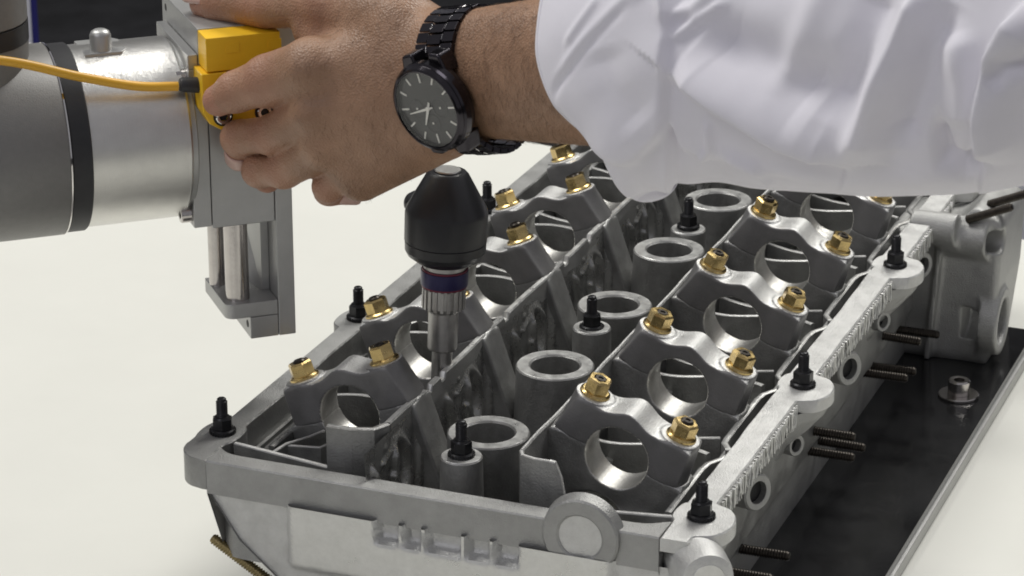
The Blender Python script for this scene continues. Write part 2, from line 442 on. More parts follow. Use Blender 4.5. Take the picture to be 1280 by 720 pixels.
# gutter webs between the caps and the outer rails, branching to each cap
for side in (1, -1):
    X0 = 106.5
    pts = []
    for i in range(NC):
        y0 = i*PIT
        pts += [(side*106.5, y0-32), (side*106.0, y0+22), (side*107.0, y0+30), (side*111.5, y0+38), (side*111.5, y0+50), (side*107, y0+57)]
    web('gutter_web', pts, 3.3, -12.0, -62, ('machined','cast'))
    for i in range(NC):
        y0 = i*PIT
        tt_ = np.linspace(0, 1, 14)
        web('cross_rib', [(side*(104-60*u), y0+40+5*math.sin(u*5.5)) for u in tt_], 3.0, -11.5, -62, ('machined','cast'))
        web('cross_rib', [(side*(104-60*u), y0+59-9*math.sin(u*3.1)) for u in tt_], 2.6, -10.5, -62, ('machined','cast'))
        web('cross_rib', [(side*111.5, y0+44), (side*114, y0+45), (side*118, y0+46)], 2.6, -9.6, -45)
# --- valve bucket bores between the caps, two per cylinder and side, tilted like the caps
def bucket():
    q = MB(); q.lathe([(14.6,0.2),(15.0,0.6),(17.6,0.6),(18.1,0),(18.6,-30),(14.2,-30),(14.4,-2)], 48, 0, close=True)
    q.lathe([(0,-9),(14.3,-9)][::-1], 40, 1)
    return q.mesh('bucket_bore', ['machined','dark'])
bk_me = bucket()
for side in (1, -1):
    for i in range(-1, NC):
        for dy in (27, 67):
            y = i*PIT+dy
            if y < -50 or y > YR-20: continue
            hl('bucket_bore', bk_me, (side*(CX-5), y, CZ-27), (0, side*TILT, 0))
# --- floors and walls
q = MB(); q.box(-83, 117, YF+9, YR-2, -70, -62); hl('gallery_floor', q.mesh('gallery_floor', ['cast'], False))
# valley wall (left) with cast relief facing the plug tubes
def valley_h(y, z):
    u = np.mod(y-10, PIT); h = 0*y
    def cap2(u, z, u0, z0, u1, z1):                 # distance to a segment in the wall plane
        px, pz = u-u0, z-z0; dx, dz = u1-u0, z1-z0
        t = np.clip((px*dx+pz*dz)/(dx*dx+dz*dz), 0, 1); return np.hypot(px-t*dx, pz-t*dz)
    ribs = [((22,-16),(34,-55),1.7,5.0),((78,-14),(66,-56),1.9,5.5),((44,-26),(50,-50),1.3,3.2),((5,-18),(12,-52),1.6,4.0),((34,-18),(44,-16),1.0,2.4),((86,-24),(92,-44),1.1,2.6)]
    for (a,b_,w,hh) in ribs: h = h+hh*np.exp(-(cap2(u,z,*a,*b_)/w)**2)
    for (u0,z0,rz,ru,hh) in ((55,-24,13,8,4.5),(27,-38,10,6,3.0)):
        rr = np.hypot((u-u0)/ru, (z-z0)/rz); h = h+hh*np.exp(-((rr-1)/.28)**2)-2.0*np.exp(-(rr/.7)**4)
    for (u0,z0,r) in ((12,-30,2.3),(62,-46,2.0),(40,-12,2.2),(88,-22,2.0)): h = h+3.2*np.exp(-(np.hypot(u-u0,z-z0)/r)**4)
    return h
yy = np.arange(-70, YR-2, 0.9); zz = np.arange(10, -64, -0.9)
Yg, Zg = np.meshgrid(yy, zz, indexing='ij')
Hg = valley_h(Yg, (Zg-10)*.78-8)*np.clip((6-Zg)/9, 0, 1)
Xg = -37.4+(10-Zg)*0.06+Hg*0.85
q = MB(); q.grid(np.stack([Xg, Yg, Zg], -1), 0, True)
hl('valley_wall', q.mesh('valley_wall', ['castshiny'], True, 70))
# a web stands behind it so that the wall is solid
q = MB(); q.box(-41.0, -37.8, -38, YR-2, -64, 1.9); hl('wall_core', q.mesh('wall_core', ['cast'], False))
# raised cast characters on the valley wall (seen only as unreadable relief in the photograph)
# --- right outer side wall with gussets under the stud bosses
yy = np.arange(YF, YR, 1.4); zz = np.concatenate([np.arange(-10.9, -50, -1.3), np.arange(-50, -95.5, -3)])
Yg, Zg = np.meshgrid(yy, zz, indexing='ij')
base = np.interp(-Zg, [11, 16, 24, 33, 46, 95], [130.4, 130.0, 126, 120, 117.0, 115.5])
gus = 0*Yg
for y in RST:
    dz = -11-Zg
    w = 17-0.12*np.clip(dz,0,50)*1.0
    gus = gus+np.clip(14.0-0.36*dz, 0, 99)*np.exp(-(np.abs((Yg-(y-2)+dz*0.35))/np.maximum(w,3))**3)
wave = 1.6*np.sin(Yg*.11)*np.exp(-((Zg+38)/10)**2)
Xg = base+gus+wave
q = MB(); q.grid(np.stack([Xg, Yg, Zg], -1), 0, True)
hl('side_wall', q.mesh('side_wall', ['castmid'], True, 60))
# decorative cast zig-zag ribbing along the rail's flank
q = MB(); y = YF+22.0; k = 0
while y < YR-60:
    if not any(abs(y-(ys_-2)) < 24 for ys_ in RST):
        j = lambda w_: random.uniform(-w_, w_)
        strokes = [((y+j(.5), -5.6), (y+3.6+j(.6), -15.6+j(1))), ((y+3.4+j(.5), -5.8+j(.6)), (y+j(.6), -15.8+j(1)))] if k % 4 != 3 else [((y+.6, -5.8), (y+.6, -15.5)), ((y+2.8, -6.4), (y+2.8, -15.0))]
        for (p0, p1) in strokes:
            d = np.array([0, p1[0]-p0[0], p1[1]-p0[1]]); Ld = np.linalg.norm(d); d /= Ld; hgt = random.uniform(1.5, 2.6)
            q.box(-.42, .42, -0.8, hgt, -.3, Ld+.3, 0, T_((130.7, p0[0], p0[1]), np.cross(d, (1,0,0)), (1,0,0), d))
    y += 4.1; k += 1
cr = hl('cast_ribbing', q.mesh('cast_ribbing', ['machined'], False), bevel=0.25); cr['kind'] = 'stuff'
# left side wall, tapering in under the rail
yy = np.arange(YF, YR, 6.); zz = np.array([-19.5, -30, -45, -62, -95.])
Yg, Zg = np.meshgrid(yy, zz, indexing='ij'); Xg = np.interp(-Zg, [19, 30, 45, 62, 95], [-122, -114, -104, -84, -80])
q = MB(); q.grid(np.stack([Xg, Yg, Zg], -1), 0); hl('side_wall', q.mesh('side_wall', ['cast'], True, 60))
# inner faces of the outer walls
for x0, x1, zb_, zt_ in ((-123, -119.5, -32, -20), (117.2, 119.8, -64, -11.2)):
    q = MB(); q.box(x0, x1, YF+8, YR, zb_, zt_); hl('inner_wall', q.mesh('inner_wall', ['cast'], False))
# --- front end: rail, wall with machined band, cam bosses
def front_top(x):
    return -4.0
q = MB()
xs = np.arange(-121.2, 118, 2.)
yo = np.full(len(xs), float(YF)); yi = np.full(len(xs), YF+12.0)
yi = yi+8*np.exp(-((xs+126)/8)**2)+8*np.exp(-((xs-120)/10)**2)
P = np.array([[(x,a,-22),(x,a,-4.9),(x,a+.7,-4.1),(x,c_-.7,-4.1),(x,c_,-4.9),(x,c_,-62)] for x,a,c_ in zip(xs, yo, yi)])
q.grid(P[:,2:4], 0); q.grid(P[:,0:3], 1); q.grid(P[:,3:6], 1)
for k in (0, len(xs)-1): q.add(P[k], [(0,1,2,3,4,5) if k==0 else (5,4,3,2,1,0)], 1)
hl('front_rail', q.mesh('front_rail', ['castmid','castmid'], True, 35))
xs = np.arange(-122, 130, 1.5); zz = np.arange(-20, -96, -1.5)
Xg, Zg = np.meshgrid(xs, zz, indexing='ij')
lim_l = np.interp(-Zg, [19, 30, 45, 62, 95], [-122, -114, -104, -84, -80]); lim_r = np.interp(-Zg, [19, 33, 46, 95], [128, 120, 117, 115.5])
Xc = lim_l+(Xg+122)/(250.5)*(lim_r-lim_l)
Yg = YF+1.5+0*Xg
pad = 1/(1+np.exp(-(Xc+76)*1.6))*1/(1+np.exp((-Zg-54)*1.6))*1/(1+np.exp((Xc-95)*1.0))
rec = 0*Xc
for k, (x0, x1) in enumerate(((-28,-17),(-13,-5),(-1,16),(20,31),(35,46))):
    rec = np.maximum(rec, 1/(1+np.exp(-(Xc-x0)*2.5))*1/(1+np.exp((Xc-x1)*2.5)))
rec = rec*1/(1+np.exp((-Zg-31)*2.5))
Yg = Yg-4.5*pad+7*rec
q = MB(); q.grid(np.stack([Xc, Yg, Zg], -1), 0)
fm = q.mesh('front_wall', ['castlight','machined'], True, 50)
for p in fm.polygons:
    c_ = p.center/S
    if p.normal.y < -0.97 and c_.y < YF-2.2: p.material_index = 1
hl('front_wall', fm)
for x in (78, -84):
    q = MB(); q.lathe([(0,-4),(10.5,-4),(11,0.8),(12,1.5),(18.4,1.5),(19.4,.6),(20.5,-6)][::-1], 48, 0, axisT((x, YF-1, -10), (0,-1,0)))
    q.lathe([(0,.4),(11,.4)][::-1], 40, 1, axisT((x, YF-1, -10), (0,-1,0)))
    if x > 0: hl('cam_boss', q.mesh('cam_boss', ['castmid','castlight']))
q = MB(); q.lathe([(0,8),(9,8),(12.5,7),(13.5,2),(15,-30)][::-1], 40, 0, axisT((140, YF-2, -18), (.55,-.85,.05)))
q.lathe([(4,8.3),(8,8.3),(8.2,8.0)][::-1], 40, 1, axisT((140, YF-2, -18), (.55,-.85,.05)))
hl('corner_boss', q.mesh('corner_boss', ['castlight','machined']))
# rear end wall
q = MB(); q.box(-122, 128, YR-6, YR, -95, -4.5); hl('rear_wall', q.mesh('rear_wall', ['cast'], False), bevel=2)
# small ribs in the front corner of the left gallery
web('cross_rib', [(-99,-48),(-97,-34),(-90,-22),(-86,-12)], 2.2, -8, -60)
web('cross_rib', [(-97,-34),(-80,-30),(-74,-14)], 2.0, -9, -60)
for side in (1, -1):
    pts = []
    q = MB(); P = []
    for x in np.arange(52, 121, 3.):
        z = np.interp(x, [52, 57, 60, 66, 120], [IZ, IZ-.5, -8, -9, -4.2]); y0, y1 = -51.5, -48.5
        P.append([(side*x,y0,-62),(side*x,y0,z-.5),(side*x,y0+.5,z),(side*x,y1-.5,z),(side*x,y1,z-.5),(side*x,y1,-62)])
    P = np.array(P); fl2 = side < 0
    q.grid(P[:,2:4], 0, fl2); q.grid(P[:,0:3], 1, fl2); q.grid(P[:,3:6], 1, fl2)
    hl('gallery_front_wall', q.mesh('gallery_front_wall', ['castlight','cast'], True, 35))
# --- hollow round bosses on the right flank
for (x, y, z, r, L_) in ((131, 214, -29, 9.8, 16), (131, 381, -26, 8.2, 16), (131, 434, -32, 9, 14), (129, 116, -35, 6.0, 12), (129, 295, -31, 6.2, 12), (131, 40, -29, 9.8, 16)):
    d = np.array((.84,-.42,.06)); q = MB(); T = axisT((x,y,z), d)
    q.lathe([(r*.62,-8),(r*.62,-.3),(r*.74,0),(r*.92,0),(r,-.8),(r*1.08,-L_),(r*1.3,-L_*1.4)][::-1], 36, 0, T)
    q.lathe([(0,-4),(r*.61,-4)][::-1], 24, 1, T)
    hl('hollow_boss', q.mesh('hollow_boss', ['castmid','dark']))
# --- threaded studs sticking out of the right flank, and one from the left
q = MB(); threaded(q, 2.8, 0, 31, 1.5, seg=16); ps_me = q.mesh('port_stud', ['darkstud'], True, 60)
PS = [(112,332,-55),(112,380,-69.5),(112,301.4,-67.5),(112,322,-71.5),(112,184,-56),(112,208,-72.5),(112,185,-69),(112,59.5,-72),(112,30,-71),(112,431,-56),(112,-30,-57)]
for x,y,z in PS:
    hl('port_stud', ps_me, (x,y,z), (0, math.pi/2+random.uniform(-.02,.02), random.uniform(-.03,.03)))
q = MB(); threaded(q, 3.0, 0, 58, 1.5, seg=16)
d = np.array((-42,0,25.)); e = Vector(d).to_track_quat('Z','Y').to_euler()
hl('port_stud', q.mesh('port_stud', ['goldstud'], True, 60), (-78,-60,-84.5), e)
# --- rear housing bulging from the right flank
def hous(x, y, z):
    def rb(cx,cy,cz,hx,hy,hz,r):
        qx, qy, qz = np.abs(x-cx)-hx+r, np.abs(y-cy)-hy+r, np.abs(z-cz)-hz+r
        return np.sqrt(np.maximum(qx,0)**2+np.maximum(qy,0)**2+np.maximum(qz,0)**2)+np.minimum(np.maximum(qx,np.maximum(qy,qz)),0)-r
    slope = (x-(172-np.clip(-(z+45),0,60)*0.10+np.clip(z+45,0,90)*0.02))
    d = rb(140, 438, -42, 38, 34, 56, 9)
    d = smax(d, slope, 3)
    d = smax(d, z-(-13+20/(1+np.exp(-(x-147)/3.0))-np.clip(x-155,0,60)*0.5), 5)                      # top falls away to the right
    # waist on the front face
    d = smax(d, -(np.hypot((x-150)/1.5,(y-396)/0.8)-13+0.05*np.abs(z+60)), 6)
    eye = np.hypot(y-418, z+70)
    d = smin(d, np.maximum(eye-21, np.abs(x-168)-6), 4)
    d = smax(d, -np.maximum(eye-14.5, 150-x), 1)
    rd = np.hypot(y-408, z+14); d = smin(d, np.maximum(rd-12, np.abs(x-150)-14), 4); d = smax(d, -np.maximum(rd-7.5, 156-x), .8)
    wedge = np.hypot(y-400, (z+8)*0.9)-9+0*x
    d = smin(d, np.maximum(wedge, np.maximum(118-x, x-146)), 4)
    rib = np.maximum(np.abs(x-133-0.06*(z+60))-1.7, np.maximum(np.abs(y-404)-4, np.maximum(z-0, -95-z)))
    return smin(d, rib, 3)
V_, F_ = surfnet(hous, (100, 378, -97), (182, 478, 24), 1.3)
hh = mesh_np('rear_housing', V_, F_, ['castmid'])
hl('rear_housing', hh)
for (x,y,z,d) in ((151,402,-1,(.9,-.1,.42)),(160,420,4,(.9,-.1,.42))):
    e = Vector(d).to_track_quat('Z','Y').to_euler(); hl('port_stud', ps_me, (x,y,z), e)

# ================================================================== ROBOT ARM AND GRIPPER
RA = np.array([0.74917416, 0.66237307, 0]); RB = np.array([-0.66237307, 0.74917416, 0]); G0 = np.array([-148.7, -6.1, 92.7])
robot = thing('robot_arm', 'grey robot wrist with silver tool flange and machined gripper slide hanging over the table', 'robot arm', (0,0,0))
robot.matrix_world = Matrix(((RA[0],RB[0],0,G0[0]*S),(RA[1],RB[1],0,G0[1]*S),(0,0,1,G0[2]*S),(0,0,0,1)))
WB, WZ = 33.0, 45.0
AX = lambda v: np.array([v[2], WB+v[0], WZ+v[1]])         # lathe axis along A
def rl(name, me, bevel=0, parent=None, loc=None): return link(name, me, parent or robot, bevel, loc)
q = MB(); q.lathe([(0,-62.5),(46.5,-62.5),(46.5,-12.5),(45.9,-11.5),(0,-11.5)], 96, 0, AX); fl_ = rl('tool_flange', q.mesh('tool_flange', ['flange'], True, 30))
q = MB(); q.lathe([(0,-11.4),(44.0,-11.4),(44.0,-8.6),(43.2,-8.0),(0,-8.0)], 96, 0, AX); rl('flange_step', q.mesh('flange_step', ['alu'], True, 30))
q = MB(); q.lathe([(40,-73.0),(47.6,-73.0),(48.0,-72.4),(48.0,-63.2),(47.6,-62.6),(40,-62.6)], 96, 0, AX, close=True); rl('seal_ring', q.mesh('seal_ring', ['rubber'], True, 30))
q = MB(); q.lathe([(0,-150),(44,-150),(48.5,-142),(48.8,-120),(48.8,-74.6),(48.3,-73.8),(0,-73.8)], 96, 0, AX)
wr = rl('wrist_housing', q.mesh('wrist_housing', ['robotgrey'], True, 40))
q = MB(); q.lathe([(48.3,-73.9),(48.9,-73.9),(48.9,-73.2),(48.3,-73.2)], 96, 0, AX, close=True); rl('housing_rim', q.mesh('housing_rim', ['chrome'], True, 30))
# joint rising at the far left: upright barrel with black band and lid
JT = lambda v: np.array([-116+v[0], WB+v[1], WZ+v[2]])
q = MB(); q.lathe([(0,0),(28,0),(31,22),(33.0,44),(33.3,56),(0,56)], 72, 0, JT); rl('joint_barrel', q.mesh('joint_barrel', ['robotgrey'], True, 40))
q = MB(); q.lathe([(0,56.2),(33.6,56.2),(33.6,66),(0,66)], 72, 0, JT); rl('joint_band', q.mesh('joint_band', ['rubber'], True, 40))
q = MB(); q.lathe([(0,66.2),(32.6,66.2),(33.4,67),(33.4,110),(0,110)], 72, 0, JT); rl('joint_lid', q.mesh('joint_lid', ['robotgrey'], True, 40))
# connector stub on the flange with its saddle
q = MB(); q.prism([(-57,WB-13),(-38,WB-13),(-35,WB-9),(-35,WB+9),(-38,WB+13),(-57,WB+13)], 88, 91.2); sdl = rl('connector_saddle', q.mesh('connector_saddle', ['alu'], False), 0.5)
q = MB(); q.lathe([(0,0),(5.4,0),(5.4,12.5),(4.6,14.2),(3,15.2),(0,15.6)], 32, 0, lambda v: np.array([-47.5,26,86.5])+v); rl('connector_stub', q.mesh('connector_stub', ['alu'], True, 40))
# adapter plate, upper block, slide body, side plate, rods, bracket
q = MB(); q.box(-9.6, -0.3, 0, 66, 0, 84.0); q.box(-9.6, -4.5, 0, 66, 84.05, 91.5); rl('adapter_plate', q.mesh('adapter_plate', ['alu'], False), 0.5)
q = MB(); q.box(-4.2, 47, 0.2, 74, 84.8, 104.6); ub = rl('upper_block', q.mesh('upper_block', ['alu'], False), 0.5)
for bb, zz_ in ((66, 98.5), (8, 88.5)):
    q = MB(); q.lathe([(0,-.5),(1.9,-.5),(1.9,.12),(0,.12)], 16, 0, lambda v, bb=bb, zz_=zz_: np.array([-4.2-v[2], bb+v[0], zz_+v[1]]))
    rl('screw_hole', q.mesh('screw_hole', ['dark']), 0, ub)
q = MB(); q.box(0, 33.0, 0.4, 50, -1.4, 84.6); rl('slide_body', q.mesh('slide_body', ['alu'], False), 0.6)
q = MB(); q.box(33.2, 42.2, -.2, 44, -64.6, 38); sp = rl('side_plate', q.mesh('side_plate', ['alu'], False), 0.5)
for bb, r, a0 in ((10, 6.2, 14.2), (34, 4.6, 10.0)):
    q = MB(); q.lathe([(0,-48),(r,-48),(r,-1),(0,-1)], 48, 0, lambda v, bb=bb, a0=a0: np.array([a0+v[0], bb+v[1], v[2]])); rl('guide_rod', q.mesh('guide_rod', ['steel'], True, 30))
pts = [(5.4,7)]+[(10.4-5*math.cos(t), 5-5*math.sin(t)) for t in np.linspace(.3, math.pi/2, 6)]+[(33.0,0),(33.0,44),(5.4,44)]
q = MB(); q.prism(pts, -52.5, -44.5); br = rl('bracket', q.mesh('bracket', ['alu'], True, 30), 0.5)
q = MB(); q.box(18, 33.0, 0.1, 30, -64.6, -52.7); rl('bracket_foot', q.mesh('bracket_foot', ['alu'], False), 0.5)
q = MB(); q.lathe([(0,-.5),(2.0,-.5),(2.0,.15),(0,.15)], 16, 0, lambda v: np.array([18-v[2], 6+v[0], -58+v[1]])); rl('screw_hole', q.mesh('screw_hole', ['dark']))
q = MB(); G_ = [(24,30,-44.4),(33,30,-44.4),(33,34,-44.4),(24,34,-44.4)]       # upright web and gusset against the side plate
q.box(29, 33.0, 16, 43, -44.4, -1.5); q.add([(22,44,-44.4),(29,16,-44.4),(29,44,-20),(22,44,-44.4),(33,44,-44.4),(33,16,-44.4),(33,44,-20)], [(0,1,2),(1,5,6,2)])
rl('gusset', q.mesh('gusset', ['alu'], False))
# arm plate that carries the nutrunner, hidden behind the hand
q = MB(); q.box(42.4, 62, 18, 26, 26, 36); q.box(55, 62, 18, 60, 26, 36); rl('cross_arm', q.mesh('cross_arm', ['alu'], False), 0.6)
# socket screws through the adapter plate
def rscrew(a0, b0, z0, r=4.6, h=5.5):
    T = lambda v: np.array([a0-v[2], b0+v[0], z0+v[1]])
    q = MB(); q.lathe([(r*.5,h-3),(r*.5,h),(r-.5,h),(r,h-.6),(r,0.05),(r*.5,0.05)], 28, 0, T, close=True)
    s = rl('socket_screw', q.mesh('socket_screw', ['steel']))
    q = MB(); q.lathe([(0,h-2.6),(r*.5,h-2.6)], 6, 0, T); rl('hex_socket', q.mesh('hex_socket', ['dark']), 0, s)
rscrew(-9.7, 7, 6); rscrew(-9.7, 7, 78); rscrew(-9.7, 60, 80); rscrew(-9.7, 60, 6)
# yellow proximity sensor pair on the front
q = MB(); q.box(-4.0, 34, -16, 0.1, 86.6, 104.0); yb = rl('sensor_upper', q.mesh('sensor_upper', ['yellow'], False), 0.5)
for x0 in (6, 27.5):
    q = MB(); q.box(x0, x0+7, -16.35, -16.02, 95.5, 100.6); rl('latch', q.mesh('latch', ['yellow'], False), 0.12, yb)
q = MB(); q.prism([(-6.8,57+29),(-6.8,66),(-3.6,60),(2,56.5),(34,56.5),(34,86)][::-1], 0, 17.0, 0, lambda v: np.array([v[0], .2-v[2], v[1]]))
yl = rl('sensor_lower', q.mesh('sensor_lower', ['yellow'], False), 0.6)
for x0 in (3.2, 24.5):
    T = lambda v, x0=x0: np.array([x0+v[0], -16.9-v[2], 63.5+v[1]])
    q = MB(); q.lathe([(2.2,0.02),(3.9,0.02),(3.9,.9),(3.4,1.3),(2.2,1.3)], 28, 0, T, close=True); sc_ = rl('sensor_screw', q.mesh('sensor_screw', ['chrome']), 0, yl)
    q = MB(); q.lathe([(3.9,0.0),(5.0,0.0),(5.0,.25),(3.9,.25)], 28, 0, T, close=True); q.lathe([(0,.4),(2.2,.4)],6,0,T); rl('screw_recess', q.mesh('screw_recess', ['dark']), 0, yl)
# cable: its own thing
def tube_path(q, pts, r, seg=20, mi=0):
    pts = [np.array(p, float) for p in pts]
    # catmull-rom
    P = [pts[0]*2-pts[1]]+pts+[pts[-1]*2-pts[-2]]; out = []
    for i in range(1, len(P)-2):
        for t_ in np.linspace(0, 1, 14, endpoint=False):
            a, b_, c_, d = P[i-1], P[i], P[i+1], P[i+2]
            out.append(.5*((2*b_)+(-a+c_)*t_+(2*a-5*b_+4*c_-d)*t_**2+(-a+3*b_-3*c_+d)*t_**3))
    out.append(pts[-1]); n = len(out); vs = []; up = np.array([0,0,1.])
    for k in range(n):
        d = out[min(k+1,n-1)]-out[max(k-1,0)]; d /= np.linalg.norm(d)
        x = np.cross(up, d); x /= np.linalg.norm(x); y = np.cross(d, x)
        for j in range(seg):
            a = 2*math.pi*j/seg; vs.append(out[k]+r*(math.cos(a)*x+math.sin(a)*y))
    fs = [(k*seg+j, k*seg+(j+1)%seg, (k+1)*seg+(j+1)%seg, (k+1)*seg+j) for k in range(n-1) for j in range(seg)]
    fs += [tuple(range(seg-1,-1,-1)), tuple((n-1)*seg+j for j in range(seg))]
    q.add(vs, fs, mi)
W_ = lambda p: G0+p[0]*RA+p[1]*RB+np.array([0,0,p[2]])
cable = thing('sensor_cable', 'yellow sensor cable with black plug running left across the silver robot flange', 'cable', W_((-13,-8,79)))
CL = W_((-13,-8,79))
q = MB(); tube_path(q, [W_(p)-CL for p in ((-230,-22,128),(-160,-16,112),(-104,-10,101.5),(-66,-8,88.8),(-38,-8,81),(-17,-8,78.6))], 2.35); link('cable_jacket', q.mesh('cable_jacket', ['yellowcable'], True, 60), cable)
q = MB(); q.lathe([(0,-3),(3.2,-3),(3.7,-2),(4.0,6),(4.0,9.5),(0,9.5)], 28, 0, axisT((0,0,0), W_((1,0,-.12))-G0))
link('plug', q.mesh('plug', ['rubber'], True, 40), cable)

# ================================================================== NUTRUNNER
TB = np.array([-45.0, 42.0, -30.0]); TD = np.array([3.2, 2.6, 104.0]); TD /= np.linalg.norm(TD)
tool = thing('nutrunner', 'round black knob on a steel socket drive with navy band, lowered into the engine part', 'tool', TB)
TA = axisT((0,0,0), TD)
K = 38.5
def tl(name, prof, m_, seg=64, parent=None):
    q = MB(); q.lathe(prof, seg, 0, TA); return link(name, q.mesh(name, [m_], True, 16), parent or tool)
tl('socket_shank', [(0,2),(5.4,2),(5.4,K+13),(4.6,K+14),(0,K+14)], 'toolsteel')
tl('drive_socket', [(0,K+14.1),(7.4,K+14.1),(7.8,K+15),(7.8,K+35),(8.4,K+37),(0,K+37)], 'toolsteel')
q = MB(); seg = 40
for k in range(20):
    a = 2*math.pi*k/20; q.box(-.9, .9, 10.2, 11.4, K+37.3, K+48.5, 0, lambda v, a=a: TA(np.array([v[0]*math.cos(a)-v[1]*math.sin(a), v[0]*math.sin(a)+v[1]*math.cos(a), v[2]])))
q.lathe([(0,K+37.1),(9.6,K+37.1),(10.6,K+38.5),(10.6,K+49),(0,K+49)], 64, 0, TA)
link('knurled_collar', q.mesh('knurled_collar', ['toolsteel'], True, 30), tool, 0.2)
tl('red_ring', [(0,K+49.1),(11.9,K+49.1),(11.9,K+50.0),(0,K+50.0)], 'redline')
tl('navy_band', [(0,K+50.1),(12.2,K+50.1),(12.3,K+50.6),(12.3,K+58),(0,K+58)], 'blueband')
tl('red_ring', [(0,K+58.1),(11.9,K+58.1),(11.9,K+59.0),(0,K+59.0)], 'redline')
tl('steel_neck', [(0,K+59.1),(11.2,K+59.1),(11.2,K+64),(0,K+64)], 'toolsteel')
kn = tl('knob', [(0,K+62.0),(13,K+62.0),(14,K+62.3),(19.6,K+66.5),(20.9,K+69),(21.1,K+73.6),(20.8,K+73.9),(21.3,K+74.3),(21.4,K+89),(20.8,K+91.5),(11.0,K+109.5),(9.6,K+111.0),(0,K+111.2)], 'knob', 96)
tl('knob_disc', [(0,K+111.3),(6.6,K+111.3),(6.9,K+111.6),(6.6,K+112.2),(0,K+112.2)], 'flange', 48, kn)
q = MB(); P_ = [(21.42,K+74.5),(21.5,K+89),(20.9,K+91.6),(11.1,K+109.4)]
for w_ in (0,):
    vs_ = []
    for (rr_, zz_) in P_:
        for a_ in (-1.02-.014, -1.02+.014): vs_.append(TA(np.array([(rr_+.05)*math.cos(a_), (rr_+.05)*math.sin(a_), zz_])))
    q.add(vs_, [(2*i_, 2*i_+1, 2*i_+3, 2*i_+2) for i_ in range(3)])
sm_ = link('mould_seam', q.mesh('mould_seam', ['dark'], False), kn)
q = MB(); q.lathe([(0,-8),(6,-8),(6.6,0),(6.6,8),(5,11),(0,12)], 40, 0, axisT(TA(np.array([0,0,K+88])), (-.9,.35,-.05)))
link('side_handle', q.mesh('side_handle', ['knob'], True, 40), tool)
for o in tool.children:
    if o.name.startswith('side_handle'): o.location = [c_*S for c_ in (-15, 8, 0)]

# ================================================================== PERSON: hand, forearm, shirt sleeve
person = thing('person', 'person in white shirt sleeve reaching in from the right, hand closed round the yellow sensor', 'person', at(590, 95, 1385))
PO = at(590, 95, 1385)
# arm frame: A towards the elbow, N out of the back of the wrist, WD towards the thumb side
def camdir(x, y, z): v = x*RT+y*UP-z*FW; return v/np.linalg.norm(v)
AA = camdir(.72, -.02, .69); NN = camdir(-.63, -.43, .64); WD = np.cross(NN, AA); WD /= np.linalg.norm(WD); NN = np.cross(AA, WD)
def rc(P, a, b_, ra, rb):                      # tapered capsule
    a = np.array(a); b_ = np.array(b_); d = b_-a; L2 = d@d
    t = np.clip(((P[0]-a[0])*d[0]+(P[1]-a[1])*d[1]+(P[2]-a[2])*d[2])/L2, 0, 1)
    return np.sqrt((P[0]-a[0]-t*d[0])**2+(P[1]-a[1]-t*d[1])**2+(P[2]-a[2]-t*d[2])**2)-(ra+(rb-ra)*t)
def ell(P, a, b_, e1, e2, ra, rb):              # elliptic tapered tube: (half along WD, half along NN) at each end
    a = np.array(a); b_ = np.array(b_); d = b_-a; L_ = np.linalg.norm(d); d = d/L_
    w = WD-(WD@d)*d; w /= np.linalg.norm(w); n = np.cross(d, w)
    q = [P[i]-a[i] for i in range(3)]
    t = (q[0]*d[0]+q[1]*d[1]+q[2]*d[2])/L_; tc = np.clip(t, 0, 1)
    u = q[0]*w[0]+q[1]*w[1]+q[2]*w[2]; v = q[0]*n[0]+q[1]*n[1]+q[2]*n[2]
    r1 = ra[0]+(rb[0]-ra[0])*tc; r2 = ra[1]+(rb[1]-ra[1])*tc
    over = np.maximum(np.maximum(-t, t-1), 0)*L_
    rr = np.sqrt((u/r1)**2+(v/r2)**2+(over/np.minimum(r1,r2))**2)
    return (rr-1)*np.minimum(r1, r2)
HJ = dict(
 thumb=[(500,30,1402,15),(415,6,1428,12.5),(332,8,1462,10.6),(272,4,1482,9.6),(258,3,1487,8.8)],
 index=[(392,86,1412,15.0),(338,100,1430,13.0),(296,114,1442,10.2),(273,125.5,1449,8.0)],
 middle=[(398,140,1416,12.5),(340,168,1444,9.8),(299,172,1462,8.8),(301,188,1474,7.6)],
 ring=[(408,180,1424,12.0),(356,212,1450,9.2),(324,213,1464,8.2),(334,223,1474,7.4)],
 little=[(446,200,1428,11),(412,232,1444,8.0),(412,238,1454,7.2),(434,240,1456,6.6)])
PTS = {k: [(at(p[0], p[1], p[2]), p[3]) for p in v] for k, v in HJ.items()}
wr0 = at(590, 93, 1385)
